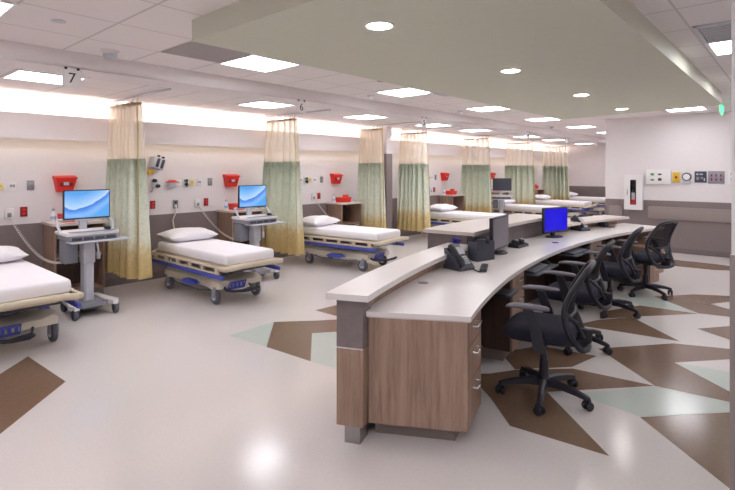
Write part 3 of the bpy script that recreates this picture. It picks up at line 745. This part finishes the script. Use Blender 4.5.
# ---------------------------------------------------------------- nurse desk: everything follows one arc
AX, AY = 7.762, 5.518
RI, RW, RO = 9.655, 10.27, 10.49
def ap(r, t, z=0): a = math.radians(t); return Vector((AX-r*math.cos(a), AY+r*math.sin(a), z))
def ty(y, r): return math.degrees(math.asin((y-AY)/r))
def arcb(m, *a, **k): k['cx'] = AX; k['cy'] = AY; return m.arc(*a, **k)
TE, TF = -18.35, 16.6
SK = 1.5
t = thing('worktop', 'long curved pale desk worktop with a wood tone edge', 'worktop', (0, 0, 0))
m = MB(); arcb(m, RI, RW, TE, TF, .737, .765, 90, 1.28); m.build('top', M['quartz'], t, 30)
m = MB(); arcb(m, RI+.004, RW-.01, TE+.04, TF-.03, .728, .737, 90, 1.28); m.build('edge_band', M['edge'], t, 30)
for r, tt in ((10.17, -14.4), (9.87, .75)):
    p = ap(r, tt, .765); MB().lathe([(.038, .0), (.038, .003), (.03, .004), (0, .003)], p, 20).build('grommet', M['grey'] if r > 10 else M['ink'], t)
# near low ledge
E0 = -19.05
t = thing('transaction_ledge', 'low curved ledge counter at the near end of the desk, above a slate pier', 'counter', (0, 0, 0))
m = MB(); arcb(m, 10.195, 10.45, -19.68, -7.6, .848, .885, 50, .5); m.build('ledge_top', M['quartz'], t, 30)
m = MB(); arcb(m, RW, 10.40, -18.7, -7.6, .10, .848, 50, 0); m.build('ledge_wall', [M['wood']], t, 30)
m = MB(); arcb(m, 10.247, 10.408, -19.4, -18.7, .56, .848, 4, .5); m.build('slate_cap', M['slate'], t, 30)
m = MB(); arcb(m, 10.246, 10.409, -19.405, -18.7, .552, .56, 4, .5); m.build('metal_strip', M['chrome'], t, 0)
m = MB(); arcb(m, 10.247, 10.408, -19.4, -18.7, .10, .552, 4, .5); m.build('wood_pier', M['wood'], t, 30)
m = MB(); arcb(m, 10.265, 10.36, -19.38, -18.7, 0, .10, 4, .5); m.build('steel_foot', M['steel'], t, 30)
m = MB(); arcb(m, RW+.03, 10.36, -18.7, -7.6, 0, .10, 30, 0); m.build('toe_kick', M['toe'], t, 30)
# raised centre counter
t = thing('raised_counter', 'raised grey fronted counter in the middle of the desk', 'counter', (0, 0, 0))
m = MB(); arcb(m, 10.19, 10.73, -7.55, 5.1, .966, 1.0, 30); m.build('counter_top', M['edge'], t, 30)
m = MB(); arcb(m, RW, 10.69, -7.4, 4.95, .1, .966, 30); m.build('body', M['greywood'], t, 30)
m = MB(); arcb(m, RW+.05, 10.66, -7.1, 4.7, 0, .1, 20); m.build('toe_kick', M['toe'], t, 30)
# far low ledge
t = thing('transaction_ledge', 'low curved ledge counter at the far end of the desk', 'counter', (0, 0, 0))
m = MB(); arcb(m, 10.1, 10.49, 5.12, 15.8, .853, .885, 30); m.build('ledge_top', M['edge'], t, 30)
m = MB(); arcb(m, RW, 10.45, 5.12, 15.6, .12, .853, 30); m.build('ledge_wall', M['wood'], t, 30)
m = MB(); arcb(m, RW+.03, 10.40, 5.3, 15.3, 0, .12, 20); m.build('toe_kick', M['toe'], t, 30)
# dark modesty panel below the worktop
o = MB(); arcb(o, 10.235, 10.262, -15.3, 15.4, .0, .726, 60); o = o.build('modesty_panel', M['wood_dark'], None, 30); tag(o, 'dark curved knee space panel under the desk worktop', 'panel')
# pedestals
def pedestal(t0, t1, r0, label, drawers, z0=.1, z1=.726, body='wood', r1=10.22, skew=0, end=False):
    t = thing('drawer_pedestal', label, 'cabinet', (0, 0, 0), 0, 'drawer pedestals under the desk')
    m = MB(); arcb(m, r0+.02, r1, t0, t1, z0, z1, 6, skew); m.build('carcass', M[body], t, 30)
    m = MB(); arcb(m, r0+.09, r1+.012, t0+.25, t1-.05, 0, z0, 6, skew); m.build('toe_kick', M['toe'], t, 30)
    for a, b_ in drawers:
        m = MB(); arcb(m, r0, r0+.02, t0+.03, t1-.03, a+.003, b_-.003, 4); d = m.build('drawer', M['wood'], t, 30)
        tm = (t0+t1)/2; zh = b_-.06; h0, h1 = ap(r0-.03, tm-.36, zh), ap(r0-.03, tm+.36, zh)
        m = MB(); m.tube([ap(r0, tm-.36, zh), h0, h1, ap(r0, tm+.36, zh)], .006, 8); m.build('handle', M['chrome'], d, 60)
    if end:
        m = MB(); arcb(m, r0+.002, r1+.02, t0-.14, t0-.02, .10, .727, 2, skew); m.build('end_panel', M['wood'], t, 30)
D3 = ((.10, .36), (.36, .57), (.57, .726))
pedestal(TE+.17, TE+2.3, RI+.02, 'walnut three drawer pedestal at the near end of the desk, with a wood end panel', D3, skew=1.2, end=True)
pedestal(ty(3.8, 9.7), ty(4.16, 9.7), RI+.03, 'walnut drawer pedestal between the nearest two chairs', D3, body='wood_dark')  # carcass here and below: shadow painted in as darker wood
pedestal(ty(6.22, 9.7), ty(6.56, 9.7), RI+.03, 'walnut drawer pedestal behind the third chair', D3, body='wood_dark')
pedestal(ty(7.93, 9.7), ty(8.27, 9.7), RI+.0, 'walnut end pedestal at the far end of the desk', ((.1, .4), (.4, .726)))
pedestal(ty(7.52, 9.5), ty(7.78, 9.5), 9.5, 'low wooden pedestal pulled out behind the farthest chair', ((.06, .3), (.3, .52)), .05, .54)

# ---------------------------------------------------------------- things on the desk
def radial(t): return math.radians(-t)          # rotation so that local +X points to the chair side
def keyboard_tray(t0, label, klabel, mlabel):
    p = ap(9.75, t0, 0); rz = radial(t0)
    t = thing('keyboard_tray', label, 'tray', (p.x, p.y, .645), rz, 'keyboard trays')
    MB().box(-.17, .17, -.33, .33, 0, .014, .005).build('shelf', M['dkgrey'], t)
    m = MB(); m.box(-.3, -.05, -.02, .02, .014, .035); m.box(-.35, -.25, -.05, .05, .02, .053); m.build('arm', M['black'], t, 0)
    k = thing('keyboard', klabel, 'keyboard', (p.x+.02*math.cos(rz), p.y+.02*math.sin(rz), .6595), rz, 'keyboards')
    q = ap(9.70, t0-.35, .6595); k.location = q
    MB().prism([(-.075, 0), (.075, 0), (.075, .01), (-.075, .022)], -.22, .22, 'y').build('case', M['dkgrey'], k)
    m = MB()
    for r in range(5):
        for c in range(15):
            x = .055-r*.026; y = -.2+c*.0285; m.box(x-.01, x+.01, y-.011, y+.011, .011+.0035*r*.75, .019+.0032*r)
    m.build('keys', M['grey'], k, 0)
    mm = MB(); rings = []
    for f_, r in ((0, .8), (.01, 1), (.022, .9), (.032, .5), (.034, .15)): rings.append([(math.cos(2*PI*j/14)*.055*r, math.sin(2*PI*j/14)*.032*r, f_) for j in range(14)])
    mm.loft(rings); q = ap(9.70, t0+1.55, .6595); o = mm.build('computer_mouse', M['black'], None, 60, q); tag(o, mlabel, 'mouse', 'mice on keyboard trays')
keyboard_tray(ty(4.6, 9.7), 'dark pull out keyboard tray beside the second pedestal', 'grey keyboard on the nearer tray under the desk', 'dark mouse on the nearer keyboard tray')
keyboard_tray(ty(5.84, 9.7), 'dark pull out keyboard tray by the second and third chairs', 'grey keyboard on the farther tray under the desk', 'dark mouse on the farther keyboard tray')
# slim black tray edge on the near end, under the worktop
p = ap(9.62, ty(3.55, 9.6)); t = thing('tray_front', 'slim dark tray front tucked under the near worktop edge', 'tray', (p.x, p.y, .64), radial(ty(3.55, 9.6)), 'keyboard trays')
MB().box(-.02, .02, -.12, .12, 0, .028, .008).build('lip', M['dkgrey'], t); MB().box(-.25, -.02, -.1, .1, .01, .022).build('shelf', M['black'], t, 0); MB().box(-.2, -.1, -.05, .05, .022, .058).build('bracket', M['black'], t, 0)

def desk_monitor(x, y, rz, label, scr, z0=.825, z1=1.135, w=.51):
    t = thing('desk_monitor', label, 'monitor', (x, y, .7652), rz, 'monitors on the desk')
    z0 -= .765; z1 -= .765
    m = MB(); rings = []
    for z, r in ((0, 1), (.008, 1), (.016, .85)): rings.append([(math.cos(2*PI*k/24)*.09*r, math.sin(2*PI*k/24)*.13*r, z) for k in range(24)])
    m.loft(rings); m.build('base', M['black'], t)
    m = MB(); m.box(-.035, -.005, -.03, .03, .014, z0+.12, .006); m.build('neck', M['black'], t)
    c = MB().box(-.006, .03, -w/2, w/2, z0, z1, .006).build('casing', M['black'], t)
    MB().box(-.03, -.004, -w/2+.08, w/2-.08, z0+.05, z1-.05, .01).build('back_cover', M['black'], t)
    MB().box(.0295, .0315, -w/2+.016, w/2-.016, z0+.022, z1-.016).build('screen', scr, c, 0)
desk_monitor(-2.275, 4.56, math.radians(8.7), 'unlit grey computer monitor on the desk seen almost edge on, behind the black box', M['scr_off'], .81, 1.135)
desk_monitor(-2.30, 6.12, math.radians(-16), 'computer monitor showing a bright blue screen, in the middle of the desk', M['scr_blue'], w=.46)
def desk_phone(x, y, rz, label):
    t = thing('desk_phone', label, 'telephone', (x, y, .7652), rz, 'desk telephones')
    m = MB(); m.prism([(-.1, 0), (.10, 0), (.11, .018), (-.055, .175), (-.085, .17), (-.07, .06)], -.085, .085, 'y'); m.build('body', M['dkgrey'], t)
    m = MB(); R = Matrix.Translation((-.055, 0, .175)) @ Matrix.Rotation(math.radians(43.5), 4, 'Y')
    m.box(.01, .085, -.02, .075, .004, .009, .001, 1, R); m.build('display', M['ltgrey'], t)
    m = MB()
    for r in range(4):
        for c in range(3): m.box(.105+r*.022, .12+r*.022, -.01+c*.026, .01+c*.026, .002, .008, 0, 1, R)
    m.build('keypad', M['ltgrey'], t, 0)
    m = MB(); m.tube([R @ Vector(v) for v in ((-.005, -.055, .018), (.03, -.055, .03), (.1, -.055, .032), (.17, -.055, .03), (.205, -.055, .018))], [.02, .024, .017, .024, .02], 10, flat=(1, 1.15)); m.build('handset', M['black'], t, 60)
    return t
ph = desk_phone(-2.17, 3.62, math.radians(-12), 'dark desk phone at the near end of the worktop, in front of the black box')
desk_phone(-2.29, 7.04, math.radians(-25), 'dark desk phone beyond the blue screen monitor')
t = thing('phone_handset', 'flat black corded handset lying on the worktop beside the near phone', 'handset', (-2.0, 3.75, .7652), math.radians(25))
MB().box(-.03, .03, -.14, .14, 0, .022, .009).build('body', M['black'], t)
MB().tube([(0, -.14, .012), (-.03, -.17, .008), (-.06, -.12, .008), (-.08, -.06, .008)], .006, 6).build('cord', M['ink'], t, 60)
t = thing('document_box', 'black upright box standing on the worktop left of the unlit monitor', 'box', (-2.225, 4.12, .7652), math.radians(-14))
m = MB(); m.box(-.06, .06, -.115, -.107, 0, .175, .002); m.box(-.06, .06, .107, .115, 0, .175, .002); m.box(-.06, -.052, -.107, .107, 0, .175); m.box(.052, .06, -.107, .107, 0, .175); m.box(-.052, .052, -.107, .107, 0, .012); m.build('shell', M['dkgrey'], t, 30)
MB().box(-.05, .05, -.105, .105, .012, .155).build('contents', M['ink'], t, 0)
t = thing('headset', 'small black headset on top of the black box', 'headset', (-2.225, 4.12, .9203), 0)
MB().tube([(-.07, 0, .02), (-.05, 0, .05), (0, 0, .062), (.05, 0, .05), (.07, 0, .02)], .009, 8).build('band', M['black'], t, 60)
for s in (-1, 1): MB().cyl((s*.06, 0, .025), (s*.085, 0, .025), .025).build('ear_cup', M['ink'], t)
t = thing('flower_pot', 'small dark pot of violet flowers at the end of the near ledge', 'plant', (-2.415, 3.98, .8852))
MB().lathe([(.03, 0), (.045, .028), (.05, .032), (.04, .032), (.02, .028)], seg=18).build('pot', M['vent'], t)
m = MB(); rr = random.Random(2)
for k in range(26):
    a, q = rr.uniform(0, 2*PI), rr.uniform(0, .055); z = .04+rr.uniform(0, .03); x, y = q*math.cos(a), q*math.sin(a)
    m.tube([(x*.5, y*.5, .028), (x, y, z)], .003, 4)
    m.lathe([(0, -.006), (.012, 0), (.016, .008), (.004, .006)], (x, y, z), 6)
m.build('flowers', M['violet'], t, 60)
t = thing('charging_cradle', 'low black twin cradle with silver tops, right of the unlit monitor', 'device', (-2.31, 5.1, .7652), 0)
MB().prism([(-.06, 0), (.07, 0), (.06, .025), (-.04, .055)], -.13, .13, 'y').build('base', M['black'], t)
for s in (-1, 1):
    MB().lathe([(.04, 0), (.042, .03), (.03, .045), (0, .05)], (0, s*.065, .03), 18).build('dome', M['ink'], t); MB().box(.0, .03, s*.065-.02, s*.065+.02, .074, .082, .003).build('silver_top', M['ltgrey'], t)
t = thing('label_printer', 'small black device at the foot of the far ledge', 'device', (-2.16, 7.68, .7652), math.radians(-12))
MB().box(-.05, .05, -.06, .06, 0, .075, .012).build('body', M['black'], t); MB().box(.045, .13, -.05, .09, 0, .012, .004).build('tray', M['dkgrey'], t)

# ---------------------------------------------------------------- task chairs
def make_chair(label):
    t = thing('task_chair', label, 'chair', (0, 0, 0), 0, 'black task chairs at the desk')
    for k in range(5):
        a = math.radians(20+72*k); c, s = math.cos(a), math.sin(a)
        m = MB(); rings = []
        for d, z, w, h in ((.02, .115, .03, .03), (.12, .112, .026, .024), (.22, .098, .022, .02), (.3, .08, .018, .016), (.315, .075, .012, .012)):
            rings.append([(c*d-s*y_, s*d+c*y_, z+z_) for y_, z_ in ((-w, -h), (w, -h), (w*.8, h*.6), (0, h), (-w*.8, h*.6))])
        m.loft(rings); m.build('leg', M['black'], t, 45)
        cx, cy = c*.3, s*.3; b_ = a+1.1
        w_ = None
        m = MB()
        for s2 in (-1, 1):
            W4 = Matrix.Translation((cx - math.sin(b_)*.018*s2, cy + math.cos(b_)*.018*s2, .0305)) @ Matrix.Rotation(b_, 4, 'Z') @ Matrix.Rotation(PI/2, 4, 'X')
            m.lathe([(0, -.011), (.026, -.011), (.03, -.006), (.03, .006), (.026, .011), (0, .011)], seg=16, M4=W4)
        m.cyl((cx, cy, .03), (cx, cy, .075), .009); W5 = Matrix.Translation((cx, cy, .036)) @ Matrix.Rotation(b_, 4, 'Z')
        m.box(-.026, .026, -.008, .008, 0, .03, .006, 2, W5)
        m.build('caster', M['black'], t, 40)
    m = MB(); m.lathe([(.045, .085), (.048, .135), (.035, .15), (.03, .26), (.022, .262), (.022, .40)], seg=20); m.build('gas_lift', M['black'], t)
    m = MB(); m.box(-.13, .1, -.09, .09, .345, .385, .012); m.tube([(.0, -.09, .365), (.02, -.2, .36), (.03, -.24, .355)], .007, 6); m.build('mechanism', M['black'], t, 45)
    # seat cushion with waterfall front
    m = MB(); rings = []
    def outline(sc, n=36):
        o = []
        for i in range(n):
            a = 2*PI*i/n; ca, sa = math.cos(a), math.sin(a)
            e = .42; o.append((.02+.235*sc*math.copysign(abs(ca)**e, ca), .24*sc*math.copysign(abs(sa)**e, sa)))
        return o
    for z, sc in ((.382, .82), (.39, .93), (.41, 1.0), (.44, 1.02), (.465, .99), (.478, .9), (.484, .7), (.482, .3)):
        rings.append([(x, y, z - (.035*max(0, (x-.12)/.15)**2 if z > .42 else 0) - (.006 if sc < .5 else 0)) for x, y in outline(sc)])
    m.loft(rings); m.build('seat', M['black_cloth'], t, 60)
    # back: curved mesh in a black frame
    def BX(z):   # side profile
        u = (z-.39)/.55
        return -.235 + .10*math.sin(PI*min(1, u*1.05)*.95)*(1-u*.4) - .10*max(0, u-.45)**1.3
    def BP(y, z): return Vector((BX(z) - .045*(1-(y/.23)**2), y, z))
    hw = lambda z: .15 + .08*math.sin(PI*min(1, max(0, (z-.36)/.62))**.8)
    loop = []
    zs = [.40+.50*i/14 for i in range(15)]
    for z in zs: loop.append(BP(-hw(z), z))
    for i in range(1, 8):
        a = PI*i/8; h_ = hw(.9); loop.append(BP(-h_*math.cos(a), .9+.04*math.sin(a)))
    for z in zs[::-1]: loop.append(BP(hw(z), z))
    for i in range(1, 6):
        a = PI*i/6; loop.append(BP(hw(.4)*math.cos(a), .40-.025*math.sin(a)))
    m = MB(); m.tube(loop, .018, 8, True, (1, 1.2)); fr = m.build('back_frame', M['black'], t, 60)
    m = MB(); m.grid(lambda u, v: BP((u*2-1)*hw(.6+.32*v), .6+.32*v), 12, 12); m.build('back_mesh', M['chair_mesh'], t, 60)
    m = MB()
    for s in (-1, 1): m.tube([BP(s*.05, .44)+Vector((-.01, 0, 0)), BP(s*.08, .54)+Vector((-.012, 0, 0)), BP(s*hw(.64), .64)], .016, 8)
    m.tube([BP(-hw(.6), .6), BP(-.1, .6), BP(0, .6), BP(.1, .6), BP(hw(.6), .6)], .012, 8)
    m.build('lumbar_brace', M['black'], t, 60)
    m = MB(); m.box(-.25, -.1, -.045, .045, .345, .37, .008); m.tube([(-.22, 0, .36), (-.27, 0, .4), (-.275, 0, .47)], .03, 10, flat=(1.4, .6)); m.build('back_bracket', M['black'], t, 60)
    for s in (-1, 1):
        y = s*.285
        m = MB(); m.box(-.04, .02, min(s*.14, y), max(s*.14, y), .352, .372, .006)
        m.loft([[(-.055, y-.014, .352), (.025, y-.014, .352), (.025, y+.014, .352), (-.055, y+.014, .352)], [(-.02, y-.013, .5), (.05, y-.013, .5), (.05, y+.013, .5), (-.02, y+.013, .5)], [(.035, y-.012, .625), (.095, y-.012, .625), (.095, y+.012, .625), (.035, y+.012, .625)]])
        m.build('arm_post', M['black'], t, 40)
        m = MB(); rings = []
        for x, w, z, h in ((-.07, .02, .636, .010), (-.05, .036, .638, .015), (.05, .042, .642, .017), (.15, .04, .64, .016), (.19, .03, .632, .013), (.205, .014, .626, .008)):
            rings.append([(x, y+w*math.cos(2*PI*k/12), z+h*math.sin(2*PI*k/12)) for k in range(12)])
        m.loft(rings); m.build('arm_pad', M['arm'], t, 60)
    for o in t.children:                                   # seat raised on its gas lift
        k = o.name.split('.')[0]
        dz = {'seat': .05, 'arm_pad': .055, 'arm_post': .05, 'mechanism': .05, 'back_bracket': .045, 'back_frame': .025, 'back_mesh': .025, 'lumbar_brace': .025}.get(k, 0)
        if dz: o.data.transform(Matrix.Translation((0, 0, dz)))
    return t
ch = make_chair('black mesh back task chair, nearest the camera'); ch.location = (-1.36, 3.43, 0); ch.rotation_euler = (0, 0, math.radians(194))
dup(ch, (-1.55, 4.62, 0), math.radians(187), 'black mesh back task chair, second nearest')
dup(ch, (-1.61, 5.95, 0), math.radians(183), 'black mesh back task chair, third from the camera')
dup(ch, (-1.49, 7.1, 0), math.radians(160), 'black mesh back task chair, farthest one at the end of the desk')

# ---------------------------------------------------------------- far beige wall fittings (facing -Y)
YW = 11.05
t = thing('extinguisher_cabinet', 'white fire extinguisher cabinet with a narrow window, on the far beige wall', 'cabinet', (-2.52, YW-.009, .80))
m = MB(); m.box(-.165, .165, -.09, -.0, 0, .70, .006); m.build('box', M['white'], t)
m = MB()
for a in ((-.165, -.055, .0, .70), (.055, .165, 0, .70), (-.055, .055, 0, .1), (-.055, .055, .6, .70)): m.box(a[0], a[1], -.11, -.09, a[2], a[3])
d = m.build('door', M['white'], t, 0)
MB().box(-.055, .055, -.0925, -.0905, .1, .6).build('window_back', M['gap'], t, 0)
MB().box(-.055, .055, -.108, -.105, .1, .6).build('pane', M['glass'], d, 0)
MB().box(-.11, -.095, -.125, -.11, .3, .42, .003).build('handle', M['chrome'], d)
t = thing('fire_extinguisher', 'red fire extinguisher behind the narrow window of the white wall cabinet', 'extinguisher', (-2.52, YW-.1095, .905))
m = MB(); m.box(-.035, .035, -.0, .007, 0, .2, .003); m.build('cylinder', M['red'], t); MB().box(-.03, .03, -.0015, .0, .1, .24, .0005).build('label_sheet', M['ltgrey'], t); MB().box(-.02, .02, 0, .007, .2, .3, .003).build('valve', M['dkgrey'], t)
def fplate(name, x, z, w, h, mat, label, cat, parts, dpt=.015):
    t = thing(name, label, cat, (x, YW, z))
    MB().box(-w/2, w/2, -dpt, 0, -h/2, h/2, .004).build('cover_plate', mat, t)
    for nm, dx, dz, sw, sh, mt in parts: MB().box(dx-sw/2, dx+sw/2, -dpt-.006, -dpt+.001, dz-sh/2, dz+sh/2, .001).build(nm, mt, t)
    return t
fplate('gas_valve_box', -2.09, 1.465, .42, .28, M['white'], 'white wall panel with four green and black indicator tags', 'panel',
       [('indicator', -.1, .05, .06, .045, M['gplate']), ('indicator', .03, .05, .06, .03, M['dkgrey']), ('indicator', -.1, -.06, .06, .035, M['gplate']), ('indicator', .03, -.05, .06, .05, M['dkgrey'])], .06)
t = fplate('pull_station', -1.79, 1.46, .12, .19, M['yellow'], 'yellow wall call station on the far beige wall', 'call station', [('button', 0, 0, .04, .04, M['dkred'])], .04)
t = thing('wall_gauge', 'round white faced gauge with a dark rim on the far beige wall', 'gauge', (-1.62, YW, 1.47))
RX = Matrix.Rotation(PI/2, 4, 'X')
MB().lathe([(0, 0), (.075, 0), (.08, .02), (.075, .045), (.06, .05)], seg=24, M4=RX).build('rim', M['dkgrey'], t); MB().lathe([(0, .046), (.058, .046), (.058, .052), (0, .052)], seg=24, M4=RX).build('dial', M['white'], t)
MB().box(-.07, .07, -.04, 0, -.13, -.065, .005).build('base', M['ltgrey'], t)
fplate('control_panel', -1.40, 1.47, .19, .21, M['dkgrey'], 'dark square control plate with rows of pale buttons, on the far beige wall', 'panel', [('button', -.05, .05, .03, .03, M['ltgrey']), ('button', .01, .05, .05, .02, M['ltgrey']), ('button', -.045, -.03, .04, .06, M['grey']), ('button', .02, -.02, .04, .03, M['grey']), ('button', .06, -.05, .02, .05, M['ltgrey'])])
fplate('switch_plate', -1.16, 1.465, .25, .23, M['grey'], 'grey metal plate with six switches on the far beige wall', 'switch', [('switch', -.07+.07*i, .035-.075*j, .025, .045, M['dkred']) for i in range(3) for j in range(2)])
fplate('wall_outlet', -.93, 1.46, .09, .27, M['white'], 'tall white switch strip at the right edge beside the wall corner', 'switch', [('switch', 0, .07, .04, .05, M['ltgrey']), ('switch', 0, -.03, .04, .05, M['ltgrey'])])
o = MB().box(-2.27, 1.8, -.035, 0, -.12, .12, .008).build('bumper_rail', M['wains_light'], None, 35, (0, YW-.0085, .76)); tag(o, 'long grey bumper rail on the wainscot of the far wall', 'rail')
o = MB().box(-.13, .13, -.02, 0, -.11, .11, .004).build('access_panel', M['wains_light'], None, 35, (-2.87, YW-.0085, .76)); tag(o, 'small square grey plate on the wainscot left of the extinguisher cabinet', 'panel')

# ---------------------------------------------------------------- world and view
w = bpy.data.worlds.new('world'); S.world = w; w.use_nodes = True
w.node_tree.nodes['Background'].inputs[0].default_value = (.05, .05, .05, 1)
S.view_settings.view_transform = 'Standard'; S.view_settings.look = 'None'; S.view_settings.gamma = 1
S.view_settings.exposure = 1.34
S.cycles.diffuse_bounces = 16; S.cycles.max_bounces = 20
S.view_settings.use_curve_mapping = False
